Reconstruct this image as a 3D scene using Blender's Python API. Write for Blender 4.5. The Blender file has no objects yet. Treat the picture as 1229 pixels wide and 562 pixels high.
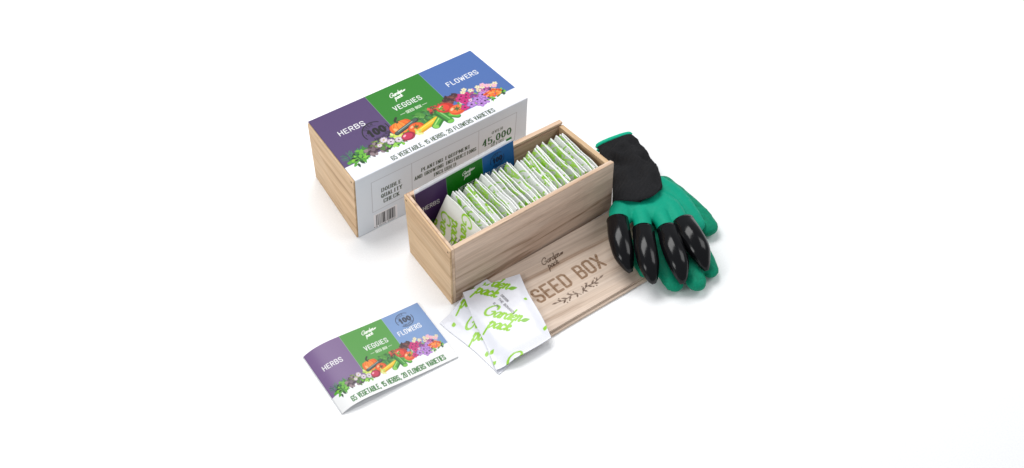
import bpy, bmesh, math, random
import numpy as np
from mathutils import Vector, Matrix, noise as mnoise
random.seed(7); rng = np.random.default_rng(7)
S = bpy.context.scene; COL = S.collection

# ------------------------------------------------------------------ camera
CAMR = Matrix(((0.8349374988675222, 0.41673312281087677, -0.35946192752103956),
               (-0.5502282706901888, 0.6186601445960053, -0.5608105523452053),
               (-0.011323564727184961, 0.6660278746724829, 0.745840899281559)))
CAMC = Vector((-0.807, -1.685, 2.072)); FPX = 2210.105
cd = bpy.data.cameras.new('camera'); cam = bpy.data.objects.new('camera', cd); COL.objects.link(cam)
cam.matrix_world = Matrix.Translation(CAMC) @ CAMR.to_4x4()
cd.sensor_width = 36; cd.lens = FPX / 1229 * 36; cd.clip_start = .05; cd.clip_end = 200
S.camera = cam
# ------------------------------------------------------------------ world, lamps, exposure
w = bpy.data.worlds.new('World'); S.world = w; w.use_nodes = True
w.node_tree.nodes['Background'].inputs[0].default_value = (.91, .955, 1, 1)
w.node_tree.nodes['Background'].inputs[1].default_value = .38
S.view_settings.view_transform = 'Standard'; S.view_settings.look = 'None'
S.view_settings.exposure = 0; S.view_settings.gamma = 1
def area(name, loc, target, size, power, color=(1, 1, 1)):
    l = bpy.data.lights.new(name, 'AREA'); l.shape = 'RECTANGLE'; l.size = size[0]; l.size_y = size[1]
    l.energy = power; l.color = color
    o = bpy.data.objects.new(name, l); COL.objects.link(o); o.location = loc
    o.rotation_euler = (Vector(target) - Vector(loc)).to_track_quat('-Z', 'Y').to_euler(); return o
area('softbox_top', (.25, .75, 1.9), (.22, -.1, 0), (1.7, .9), 36, (1, .995, .985))
area('softbox_left', (-1.7, -.35, 1.2), (.1, -.1, 0), (.8, .8), 13, (1, 1, .99))
area('added_fill_right', (2.0, -.9, 1.9), (.5, -.2, 0), (1.2, 1.2), 18)  # added fill lamp that whitens the sheet on the right

# ------------------------------------------------------------------ helpers
def lin(c):
    c = np.asarray(c, float) / 255
    return np.where(c <= .04045, c / 12.92, ((c + .055) / 1.055) ** 2.4)
def at(x, y, z):
    """point of the photograph (1229 px wide) on the level z metres above the table"""
    d = CAMR @ Vector(((x - 614.5) / FPX, -(y - 281) / FPX, -1)); t = (z - CAMC.z) / d.z
    return CAMC + d * t
def tag(o, label=None, cat=None, group=None, kind=None):
    for k, v in (('label', label), ('category', cat), ('group', group), ('kind', kind)):
        if v: o[k] = v
    return o
def empty(name, loc):
    o = bpy.data.objects.new(name, None); COL.objects.link(o); o.location = loc; o.empty_display_size = .02; return o
def link(name, me, mats, parent=None, base=(0, 0, 0), smooth=False):
    """mesh given in world coordinates; stored relative to base"""
    b = Vector(base)
    if b.length: me.transform(Matrix.Translation(-b))
    for m in (mats if isinstance(mats, (list, tuple)) else [mats]): me.materials.append(m)
    o = bpy.data.objects.new(name, me); COL.objects.link(o)
    if parent: o.parent = parent
    else: o.location = b
    if smooth:
        me.polygons.foreach_set('use_smooth', [True] * len(me.polygons))
    return o
def board(name, mats, parent, base, mp, boxes, bevel=.0005):
    """boxes: (u0,u1,v0,v1,w0,w1[,mat index]) in mm, mp maps mm to world"""
    bm = bmesh.new()
    for b in boxes:
        u0, u1, v0, v1, w0, w1 = b[:6]; mi = b[6] if len(b) > 6 else 0
        V = [bm.verts.new(mp(u, v, w)) for w in (w0, w1) for v in (v0, v1) for u in (u0, u1)]
        for f in ((0, 2, 3, 1), (4, 5, 7, 6), (0, 1, 5, 4), (2, 6, 7, 3), (0, 4, 6, 2), (1, 3, 7, 5)):
            fc = bm.faces.new([V[i] for i in f]); fc.material_index = mi
    bmesh.ops.recalc_face_normals(bm, faces=bm.faces)
    me = bpy.data.meshes.new(name); bm.to_mesh(me); bm.free()
    o = link(name, me, mats, parent, base)
    if bevel:
        m = o.modifiers.new('bevel', 'BEVEL'); m.width = bevel; m.segments = 2; m.limit_method = 'ANGLE'
    return o
def grid_mesh(name, P, colors=None, attr='ink'):
    """P: (ny,nx,3) array of positions, colors the same shape"""
    ny, nx = P.shape[:2]
    idx = np.arange(ny * nx).reshape(ny, nx)
    q = np.stack([idx[:-1, :-1], idx[:-1, 1:], idx[1:, 1:], idx[1:, :-1]], -1).reshape(-1, 4)
    me = bpy.data.meshes.new(name)
    me.vertices.add(ny * nx); me.vertices.foreach_set('co', P.astype(np.float32).ravel())
    me.loops.add(q.size); me.loops.foreach_set('vertex_index', q.ravel().astype(np.int32))
    me.polygons.add(len(q)); me.polygons.foreach_set('loop_start', np.arange(0, q.size, 4, dtype=np.int32))
    me.update(calc_edges=True)
    if colors is not None:
        a = me.attributes.new(attr, 'FLOAT_COLOR', 'POINT')
        c = np.ones((ny * nx, 4), np.float32); c[:, :3] = colors.reshape(-1, 3); a.data.foreach_set('color', c.ravel())
    me.polygons.foreach_set('use_smooth', [True] * len(me.polygons))
    return me

# ------------------------------------------------------------------ print canvas (mm, y up)
class Canvas:
    def __init__(s, W, H, res, bg):
        s.W, s.H, s.res = W, H, res
        s.nx, s.ny = int(round(W * res)) + 1, int(round(H * res)) + 1
        s.a = np.empty((s.ny, s.nx, 3)); s.a[:] = lin(bg); s.T = (1, 0, 0, 0); s.ky = 1
        s.X = np.linspace(0, W, s.nx); s.Y = np.linspace(0, H, s.ny)
    def setT(s, k=1, ang=0, ox=0, oy=0): s.T = (k, ang, ox, oy)
    def tp(s, P):
        k, a, ox, oy = s.T; P = np.asarray(P, float) * [k, k * s.ky]; c, n = math.cos(a), math.sin(a)
        return np.stack([P[..., 0] * c - P[..., 1] * n + ox, P[..., 0] * n + P[..., 1] * c + oy], -1)
    def win(s, x0, x1, y0, y1):
        m = 1.5 / s.res
        i0 = max(0, int((x0 - m) * s.res)); i1 = min(s.nx, int((x1 + m) * s.res) + 2)
        j0 = max(0, int((y0 - m) * s.res)); j1 = min(s.ny, int((y1 + m) * s.res) + 2)
        return (i0, i1, j0, j1) if i1 > i0 and j1 > j0 else None
    def blend(s, w_, d, col, al=1):
        i0, i1, j0, j1 = w_; cv = np.clip(.5 - d * s.res, 0, 1)[..., None] * al
        A = s.a[j0:j1, i0:i1]; A += (lin(col) - A) * cv
    def poly(s, P, col, al=1):
        P = s.tp(P); w_ = s.win(P[:, 0].min(), P[:, 0].max(), P[:, 1].min(), P[:, 1].max())
        if not w_: return
        X, Y = np.meshgrid(s.X[w_[0]:w_[1]], s.Y[w_[2]:w_[3]])
        D = np.full(X.shape, 1e9); ins = np.zeros(X.shape, bool)
        for a, b in zip(P, np.roll(P, -1, 0)):
            e = b - a; L = e @ e + 1e-12
            t = np.clip(((X - a[0]) * e[0] + (Y - a[1]) * e[1]) / L, 0, 1)
            D = np.minimum(D, np.hypot(X - a[0] - t * e[0], Y - a[1] - t * e[1]))
            if a[1] != b[1]:
                ins ^= ((a[1] > Y) != (b[1] > Y)) & (X < (b[0] - a[0]) * (Y - a[1]) / (b[1] - a[1]) + a[0])
        s.blend(w_, np.where(ins, -D, D), col, al)
    def line(s, P, wd, col, al=1, w2=None, nib=None):
        P = s.tp(P); k = s.T[0]; n = len(P); ang = s.T[1]
        wm = max(wd, w2 or 0) * k
        w_ = s.win(P[:, 0].min() - wm, P[:, 0].max() + wm, P[:, 1].min() - wm, P[:, 1].max() + wm)
        if not w_: return
        X, Y = np.meshgrid(s.X[w_[0]:w_[1]], s.Y[w_[2]:w_[3]]); D = np.full(X.shape, 1e9)
        for i in range(n - 1):
            a, b = P[i], P[i + 1]; e = b - a; L = e @ e + 1e-12
            wi = wd if w2 is None else wd + (w2 - wd) * i / max(1, n - 2)
            if nib is not None:
                th = math.atan2(e[1], e[0]) - ang
                wi = wd * (nib + (1 - nib) * abs(math.sin(th)) ** 1.3)
            t = np.clip(((X - a[0]) * e[0] + (Y - a[1]) * e[1]) / L, 0, 1)
            D = np.minimum(D, np.hypot(X - a[0] - t * e[0], Y - a[1] - t * e[1]) - wi * k / 2)
        s.blend(w_, D, col, al)
    def ell(s, cx, cy, rx, ry, ang, col, al=1):
        t = np.linspace(0, 2 * np.pi, 26)[:-1]; c, n = math.cos(ang), math.sin(ang)
        s.poly(np.stack([cx + rx * np.cos(t) * c - ry * np.sin(t) * n, cy + rx * np.cos(t) * n + ry * np.sin(t) * c], -1), col, al)
# uppercase strokes on a .56 x 1 body
_o = [(.12, 0), (0, .12), (0, .88), (.12, 1), (.44, 1), (.56, .88), (.56, .12), (.44, 0), (.12, 0)]
GL = {
 'A': [[(0, 0), (.28, 1), (.56, 0)], [(.1, .3), (.46, .3)]],
 'B': [[(0, 0), (0, 1), (.42, 1), (.53, .9), (.53, .62), (.42, .53), (0, .53)], [(.42, .53), (.56, .42), (.56, .1), (.44, 0), (0, 0)]],
 'C': [[(.56, .75), (.56, .88), (.44, 1), (.12, 1), (0, .88), (0, .12), (.12, 0), (.44, 0), (.56, .12), (.56, .25)]],
 'D': [[(0, 0), (0, 1), (.4, 1), (.56, .86), (.56, .14), (.4, 0), (0, 0)]],
 'E': [[(.52, 1), (0, 1), (0, 0), (.52, 0)], [(0, .52), (.42, .52)]],
 'F': [[(.52, 1), (0, 1), (0, 0)], [(0, .52), (.42, .52)]],
 'G': [[(.56, .78), (.56, .88), (.44, 1), (.12, 1), (0, .88), (0, .12), (.12, 0), (.44, 0), (.56, .12), (.56, .48), (.3, .48)]],
 'H': [[(0, 0), (0, 1)], [(.56, 0), (.56, 1)], [(0, .52), (.56, .52)]],
 'I': [[(.06, 0), (.06, 1)]],
 'K': [[(0, 0), (0, 1)], [(.54, 1), (.04, .45)], [(.18, .6), (.56, 0)]],
 'L': [[(0, 1), (0, 0), (.5, 0)]],
 'M': [[(0, 0), (0, 1), (.35, .3), (.7, 1), (.7, 0)]],
 'N': [[(0, 0), (0, 1), (.56, 0), (.56, 1)]],
 'O': [_o], '0': [_o],
 'P': [[(0, 0), (0, 1), (.42, 1), (.56, .88), (.56, .56), (.42, .45), (0, .45)]],
 'Q': [_o, [(.34, .25), (.6, -.06)]],
 'R': [[(0, 0), (0, 1), (.42, 1), (.56, .88), (.56, .6), (.42, .48), (0, .48)], [(.28, .48), (.56, 0)]],
 'S': [[(.55, .78), (.55, .88), (.43, 1), (.12, 1), (0, .88), (0, .66), (.1, .55), (.46, .45), (.56, .34), (.56, .12), (.44, 0), (.12, 0), (0, .12), (0, .24)]],
 'T': [[(0, 1), (.56, 1)], [(.28, 1), (.28, 0)]],
 'U': [[(0, 1), (0, .12), (.12, 0), (.44, 0), (.56, .12), (.56, 1)]],
 'V': [[(0, 1), (.28, 0), (.56, 1)]],
 'W': [[(0, 1), (.2, 0), (.41, .8), (.62, 0), (.82, 1)]],
 'X': [[(0, 0), (.56, 1)], [(0, 1), (.56, 0)]],
 'Y': [[(0, 1), (.28, .5), (.56, 1)], [(.28, .5), (.28, 0)]],
 'Z': [[(0, 1), (.56, 1), (0, 0), (.56, 0)]],
 '1': [[(.02, .72), (.28, 1), (.28, 0)]],
 '2': [[(0, .78), (0, .88), (.12, 1), (.44, 1), (.56, .88), (.56, .62), (0, 0), (.56, 0)]],
 '4': [[(.42, 0), (.42, 1), (0, .3), (.56, .3)]],
 '5': [[(.53, 1), (.03, 1), (.03, .56), (.42, .56), (.56, .44), (.56, .12), (.44, 0), (.12, 0), (0, .12)]],
 '6': [[(.54, .88), (.44, 1), (.12, 1), (0, .88), (0, .12), (.12, 0), (.44, 0), (.56, .12), (.56, .45), (.44, .56), (0, .56)]],
 '7': [[(0, 1), (.56, 1), (.18, 0)]],
 ',': [[(.06, .08), (0, -.16)]], '.': [[(.03, .02), (.03, .06)]], '-': [[(0, .5), (.4, .5)]], ' ': []}
def gw(ch): return .28 if ch == ' ' else max([p[0] for st in GL[ch] for p in st] + [0])
def twidth(t, sp): return sum(gw(c) + sp for c in t) - sp
def serifround(ch, st, x, k, y, sy):
    if st is _o:
        t = np.linspace(0, 2 * np.pi, 25); return np.stack([x + (.28 + .28 * np.cos(t)) * k, y + (.5 + .5 * np.sin(t)) * sy], -1)
    P = [(x + p[0] * k, y + p[1] * sy) for p in st]
    if ch in 'CGS26U': return cat(P, 4)
    return np.array(P)
def text(cv, t, x0, x1, y, h, col, wt=.15, serif=False, y1=None, al=1):
    """fit text between x0 and x1 (mm) on baseline y with cap height h"""
    sp = .34 if not serif else .40
    k = (x1 - x0) / (twidth(t, sp) + (.3 * sum(c in 'I1' for c in t) if serif else 0)); x = x0; sy = h
    for ch in t:
        for st in GL[ch]:
            P = np.array([(x + (p[0] + (.14 if serif and ch in 'I1' else 0)) * k, y + p[1] * sy) for p in st])
            if serif and len(st) > 4 and ch in 'O0CGQSDBPRU2569J': P = serifround(ch, st, x, k, y, sy)
            if y1 is not None: P[:, 1] += (P[:, 0] - x0) / (x1 - x0) * (y1 - y)
            if serif:
                cv.line(P, wt * h * 1.25, col, al, nib=.45)
                for q, r in ((0, 1), (-1, -2)):
                    if abs(P[q][0] - P[r][0]) < .6 * abs(P[q][1] - P[r][1]) and st[q][1] in (0, 1):
                        cv.line([P[q] + [-.15 * h, 0], P[q] + [.15 * h, 0]], wt * h * .4, col, al)
            else: cv.line(P, wt * h, col, al)
        x += (gw(ch) + sp + (.3 if serif and ch in 'I1' else 0)) * k
def cat(P, n=7):
    P = [np.array(p, float) for p in P]; P = [2 * P[0] - P[1]] + P + [2 * P[-1] - P[-2]]; out = []
    for i in range(1, len(P) - 2):
        for t in np.linspace(0, 1, n, endpoint=False):
            a, b, c, d = P[i - 1:i + 3]
            out.append(.5 * (2 * b + (c - a) * t + (2 * a - 5 * b + 4 * c - d) * t * t + (3 * b - a - 3 * c + d) * t ** 3))
    return np.array(out + [P[-2]])
_bowl = [(.8, .88), (.5, 1.02), (.15, .72), (.05, .3), (.22, .0), (.5, .12), (.78, .8)]
SC = {'G': (1.75, [[(1.62, 1.45), (1.6, 1.9), (1.15, 2.1), (.5, 1.75), (.08, 1.0), (.25, .25), (.75, -.02), (1.3, .25), (1.5, .9), (1.0, .86)]]),
 'a': (1.0, [_bowl, [(.85, .95), (.7, .25), (.85, 0), (1.05, .2)]]),
 'r': (.75, [[(0, .7), (.22, .98), (.12, 0)], [(.16, .5), (.42, .98), (.7, .85)]]),
 'd': (1.0, [_bowl, [(1.0, 1.95), (.7, .25), (.85, 0), (1.05, .2)]]),
 'e': (.85, [[(.1, .42), (.5, .52), (.66, .8), (.42, 1.0), (.12, .72), (.05, .3), (.25, 0), (.6, .08), (.85, .3)]]),
 'n': (1.0, [[(.02, .75), (.22, .98), (.12, 0)], [(.15, .5), (.48, .98), (.7, .85), (.62, .2), (.75, 0), (.98, .2)]]),
 'p': (.95, [[(0, .75), (.22, 1.02), (-.02, -1.0)], [(.14, .6), (.45, 1.02), (.75, .8), (.68, .3), (.38, -.02), (.1, .2)]]),
 'c': (.8, [[(.66, .8), (.42, 1.0), (.12, .72), (.05, .3), (.25, 0), (.6, .08), (.82, .3)]]),
 'k': (.9, [[(.4, 1.95), (.1, 0)], [(.12, .4), (.5, .98), (.68, .75), (.25, .5)], [(.25, .5), (.5, .08), (.7, 0), (.9, .2)]])}
def leafshape(cx, cy, L, wd, ang):
    t = np.linspace(0, 1, 12); up = np.stack([t * L, wd * np.sin(np.pi * t ** .8)], -1); dn = np.stack([t * L, -wd * np.sin(np.pi * t ** .8)], -1)[::-1]
    P = np.concatenate([up, dn]); c, n = math.cos(ang), math.sin(ang)
    return np.stack([cx + P[:, 0] * c - P[:, 1] * n, cy + P[:, 0] * n + P[:, 1] * c], -1)
def logo(cv, ox, oy, xh, ang, col, wt=.30, leafcol=None, py=-1.9, px=1.0, leaf=True, only=None):
    """the script lettering: 'Garden' with a leaf, 'pack' below; xh = x-height in mm"""
    T0 = cv.T; cv.setT(1, 0, 0, 0); c, n = math.cos(ang), math.sin(ang)
    def put(st, X, Yb, smooth=True):
        P = cat(st) if smooth else np.array(st, float)
        P = P + [X, Yb]; P = np.stack([P[:, 0] + .32 * (P[:, 1]), P[:, 1]], -1) * xh
        return np.stack([ox + P[:, 0] * c - P[:, 1] * n, oy + P[:, 0] * n + P[:, 1] * c], -1)
    for word, X0, Y0 in (('Garden', 0, 0), ('pack', px, py)):
        if only and word not in only: continue
        X = X0
        for ch in word:
            wdt, sts = SC[ch]
            for st in sts:
                P = put(st, X, Y0)
                for q in range(len(P) - 1):
                    e = P[q + 1] - P[q]; th = math.atan2(e[1], e[0]) - ang - .5
                    cv.line(P[q:q + 2], wt * xh * (.5 + .5 * abs(math.sin(th))), col)
            X += wdt
        if word == 'Garden' and leaf:
            b = put([(X + .0, .1), (X + 1.2, .75)], 0, 0, False)
            cv.poly(leafshape(b[0][0], b[0][1], 1.55 * xh, .38 * xh, ang + .38), leafcol or col)
    cv.T = T0
def stamp(cv, cx, cy, r, col, al=1):
    for a0, a1 in ((.28 * math.pi, 1.12 * math.pi), (1.28 * math.pi, 2.1 * math.pi)):
        t = np.linspace(a0, a1, 22); cv.line(np.stack([cx + r * np.cos(t), cy + r * np.sin(t)], -1), r * .085, col, al)
        t = np.linspace(a0 + .2, a1 - .2, 22); cv.line(np.stack([cx + r * .62 * np.cos(t), cy + r * .62 * np.sin(t)], -1), r * .03, col, al * .8)
    text(cv, '100', cx - r * .66, cx + r * .66, cy - r * .32, r * .64, col, .27, True, al=al)
    for sx in (-1, 1): cv.ell(cx + sx * r * .82, cy, r * .05, r * .05, 0, col, al)
    def arc(t, a0, a1, flip):
        T0 = cv.T
        for i, ch in enumerate(t):
            a = a0 + (a1 - a0) * (i + .5) / len(t); h = r * .2
            for st in GL[ch]:
                P = np.array([((p[0] - .28) * h * 1.1, (p[1] - .5) * h) for p in st]); b = a - math.pi / 2 if not flip else a + math.pi / 2
                c_, n_ = math.cos(b), math.sin(b)
                cv.line(np.stack([cx + r * .8 * math.cos(a) + P[:, 0] * c_ - P[:, 1] * n_, cy + r * .8 * math.sin(a) + P[:, 0] * n_ + P[:, 1] * c_], -1), r * .05, col, al * .85)
    arc('OVER', .82 * math.pi, .42 * math.pi, False); arc('VARIETIES', 1.28 * math.pi, 1.82 * math.pi, True)

def art(cv, sat=1.0):
    """the printed row of herbs, vegetables and flowers, in millimetres of the large sleeve"""
    R = random.Random(3)
    def leafs(cx, cy, rx, ry, n, cols, L=6, wd=1.6):
        for i in range(n):
            a = R.uniform(0, 2 * math.pi); q = math.sqrt(R.random())
            x, y = cx + rx * q * math.cos(a), cy + ry * q * math.sin(a)
            an = R.uniform(0, 2 * math.pi); cv.poly(leafshape(x, y, L * R.uniform(.6, 1.2), wd * R.uniform(.7, 1.2), an), R.choice(cols))
    def flower(cx, cy, r, col, core, edge=None, n=5):
        a0 = R.uniform(0, 2)
        for i in range(n):
            a = a0 + i * 2 * math.pi / n
            cv.ell(cx + r * .52 * math.cos(a), cy + r * .52 * math.sin(a), r * .52, r * .42, a, edge or col)
            cv.ell(cx + r * .45 * math.cos(a), cy + r * .45 * math.sin(a), r * .42, r * .3, a, col)
        cv.ell(cx, cy, r * .24, r * .24, 0, core)
    def bar(x0, y0, x1, y1, wd, cols, hi):
        cv.line([(x0, y0), (x1, y1)], wd, cols[0]); dx, dy = x1 - x0, y1 - y0; L = math.hypot(dx, dy); nx, ny = -dy / L, dx / L
        cv.line([(x0 + nx * wd * .12, y0 + ny * wd * .12), (x1 + nx * wd * .12, y1 + ny * wd * .12)], wd * .62, cols[1])
        cv.line([(x0 + nx * wd * .22 + dx * .1, y0 + ny * wd * .22 + dy * .1), (x1 + nx * wd * .22 - dx * .15, y1 + ny * wd * .22 - dy * .15)], wd * .16, hi)
    G = [(40, 110, 30), (80, 160, 40), (120, 190, 50), (20, 70, 25), (150, 205, 80)]
    # dill, basil
    for i in range(70):
        a = R.uniform(.5, 3.0); x, y = R.uniform(12, 44), R.uniform(36, 50)
        cv.line([(x, y), (x + 9 * math.cos(a), y + 9 * math.sin(a))], .8, R.choice([(40, 110, 80), (60, 130, 80), (30, 90, 60)]))
    leafs(27, 36, 16, 8, 70, G[:4] + [(10, 50, 20)], 9, 2.2)
    leafs(38, 42, 7, 8, 16, [(100, 175, 50), (125, 195, 70), (50, 125, 35)], 10, 2.8)
    # purple basil, sage
    leafs(57, 38, 13, 9, 60, [(70, 50, 60), (110, 90, 100), (50, 35, 45), (140, 120, 125), (90, 60, 75)], 9, 3)
    leafs(74, 34, 12, 7, 55, [(70, 50, 65), (100, 85, 95), (45, 40, 40), (130, 110, 120), (80, 120, 50)], 8, 2.8)
    leafs(90, 33, 16, 6, 60, G, 7, 2.2); leafs(98, 44, 9, 6, 30, [(200, 215, 90), (150, 190, 60), (225, 230, 140)], 7, 2.2)
    leafs(68, 48, 12, 5, 20, [(180, 190, 110), (120, 150, 60), (90, 110, 40)], 6, 1.8)
    for x, y in ((77, 48.5), (84, 39.5), (96, 36.5), (66, 42)): flower(x, y, 6 if x > 70 else 4, (228, 218, 226), (190, 165, 50) if x < 80 else (90, 40, 70), (170, 150, 170), 8)
    # pumpkin
    for dx, rx, c in ((-11, 7, (225, 95, 20)), (12, 7.5, (215, 85, 15)), (-6, 8, (240, 125, 35)), (7, 8.5, (235, 110, 25)), (0, 8, (248, 140, 45))):
        cv.ell(113 + dx, 57.5 + dx * .05, rx, 13.5 - abs(dx) * .17, 0, c)
    for dx in (-12, -5, 3, 10): cv.line(cat([(113 + dx * .4, 70), (113 + dx, 58), (113 + dx * .6, 46)]), .8, (190, 75, 15))
    cv.ell(103, 56, 2.4, 5, .3, (252, 180, 110)); cv.line(cat([(113, 69), (112, 74), (117, 79)]), 4, (35, 50, 30)); cv.line([(112, 70), (117, 72)], 2.5, (60, 80, 40))
    # greens behind, kale
    leafs(157, 57, 22, 9, 120, [(40, 105, 35), (70, 140, 50), (100, 165, 70), (25, 75, 30), (50, 120, 60)], 8, 3)
    leafs(178, 62, 13, 6, 36, [(150, 40, 40), (190, 60, 50), (90, 30, 35), (60, 90, 40), (210, 90, 70)], 6, 2.6)
    leafs(209, 66, 12, 9, 70, [(70, 30, 40), (100, 45, 50), (50, 25, 30), (120, 70, 60)], 7, 3)
    leafs(195, 64, 7, 4, 14, [(110, 50, 45), (140, 80, 60), (80, 110, 50)], 6, 2)
    bar(101, 49, 139, 58, 8.5, [(35, 50, 45), (70, 88, 80)], (150, 170, 165))
    cv.ell(131, 43, 13, 11, .1, (205, 65, 20)); cv.ell(130, 44.5, 10.5, 8.5, .1, (235, 95, 30)); cv.ell(126, 48, 3.5, 2, .5, (250, 180, 130))
    for i in range(6): cv.poly(leafshape(132, 45, 6, 1, i * 1.05 + .2), (50, 90, 30))
    bar(129, 33, 166, 41, 12, [(205, 150, 15), (245, 200, 30)], (255, 232, 110))
    for i in range(-2, 3): cv.line([(129, 33 + i * 2), (165, 41 + i * 2)], .5, (215, 160, 20))
    leafs(128, 33, 5, 5, 8, [(225, 225, 140), (190, 210, 90)], 7, 2)
    bar(157, 29, 173, 40, 13, [(40, 120, 30), (75, 165, 50)], (160, 215, 110)); cv.ell(156, 28, 4, 5, .6, (130, 200, 80))
    bar(175, 52, 180, 27, 13, [(35, 105, 35), (60, 145, 50)], (130, 195, 110)); cv.ell(180.5, 25, 5.5, 3.5, 0, (110, 185, 70))
    bar(187, 37, 195, 29, 10, [(50, 130, 35), (95, 180, 60)], (180, 225, 120))
    cv.ell(190, 55, 14, 11, -.3, (190, 35, 30)); cv.ell(187, 57, 10, 8, -.3, (225, 60, 45)); cv.ell(184, 60, 4, 2, .6, (250, 160, 150)); leafs(184, 55, 4, 4, 8, [(110, 170, 50), (60, 120, 30)], 6, 1.6)
    cv.ell(202, 41, 13, 11, .1, (215, 75, 30)); cv.ell(201, 43, 10, 8, .1, (240, 110, 50)); cv.ell(196, 46, 3.5, 2, .6, (255, 190, 150))
    for i in range(6): cv.poly(leafshape(203, 43, 6.5, 1.1, i * 1.05), (50, 95, 35))
    cv.ell(111.5, 34.5, 11, 9, 0, (150, 20, 50)); cv.ell(110.5, 35.5, 8.5, 6.5, 0, (195, 40, 80)); cv.ell(107, 38, 3, 1.8, .5, (245, 170, 190)); cv.line([(103, 29), (99, 27)], 1, (190, 90, 110))
    # flowers
    leafs(240, 48, 32, 14, 130, [(90, 140, 50), (150, 180, 70), (60, 100, 45), (190, 200, 120), (150, 90, 150)], 7, 2.2)
    for i in range(46):
        x, y = R.uniform(216, 270), R.uniform(46, 66)
        flower(x, y, R.uniform(3, 4.6), R.choice([(200, 110, 175), (225, 180, 210), (175, 75, 145), (125, 60, 140), (225, 210, 180), (95, 45, 105)]), (90, 30, 70))
    for x, y in ((218, 58), (228, 56), (222, 50), (232, 61), (214, 38), (224, 63)): flower(x, y, 7, (205, 35, 125), (90, 10, 60), (170, 20, 95))
    for x, y in ((226, 38), (239, 42), (239, 31), (251, 40), (247, 33), (252, 47)): flower(x, y, 7.6, (185, 135, 210), (60, 20, 80), (150, 95, 180))
    for x, y in ((231, 69), (243, 66), (256, 66), (274, 58), (282, 58), (236, 73), (262, 62)): flower(x, y, 4.4, (232, 224, 196), (215, 180, 80), (200, 190, 160))
    for x, y in ((270, 60), (278, 54), (265, 66)): flower(x, y, 4.5, (235, 175, 200), (240, 200, 80))
    leafs(280, 35, 8, 6, 20, G, 8, 2)
    for i in range(60):
        a = R.uniform(0, 6.28); q = math.sqrt(R.random()); cv.ell(266 + 14 * q * math.cos(a), 41 + 8 * q * math.sin(a), 2.6, 1.8, R.uniform(0, 3), R.choice([(225, 85, 25), (245, 120, 40), (200, 65, 20), (250, 150, 70)]))
    leafs(258, 31, 6, 4, 12, G, 6, 1.6)

# ------------------------------------------------------------------ materials
def newmat(name):
    m = bpy.data.materials.new(name); m.use_nodes = True; return m, m.node_tree.nodes, m.node_tree.links, m.node_tree.nodes['Principled BSDF']
def bumped(N, L, b, src, strength, dist):
    bp = N.new('ShaderNodeBump'); bp.inputs['Strength'].default_value = strength; bp.inputs['Distance'].default_value = dist
    L.new(src, bp.inputs['Height']); L.new(bp.outputs[0], b.inputs['Normal']); return bp
def noise(N, L, vec, scale, detail=4, rough=.55, dist=0):
    n = N.new('ShaderNodeTexNoise'); n.inputs['Scale'].default_value = scale; n.inputs['Detail'].default_value = detail
    n.inputs['Roughness'].default_value = rough; n.inputs['Distortion'].default_value = dist
    if vec: L.new(vec, n.inputs['Vector'])
    return n
def ramp(N, L, src, stops):
    r = N.new('ShaderNodeValToRGB'); e = r.color_ramp.elements
    while len(e) < len(stops): e.new(.5)
    for el, (p, c) in zip(e, stops): el.position = p; el.color = (*lin(c), 1)
    L.new(src, r.inputs[0]); return r
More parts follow.
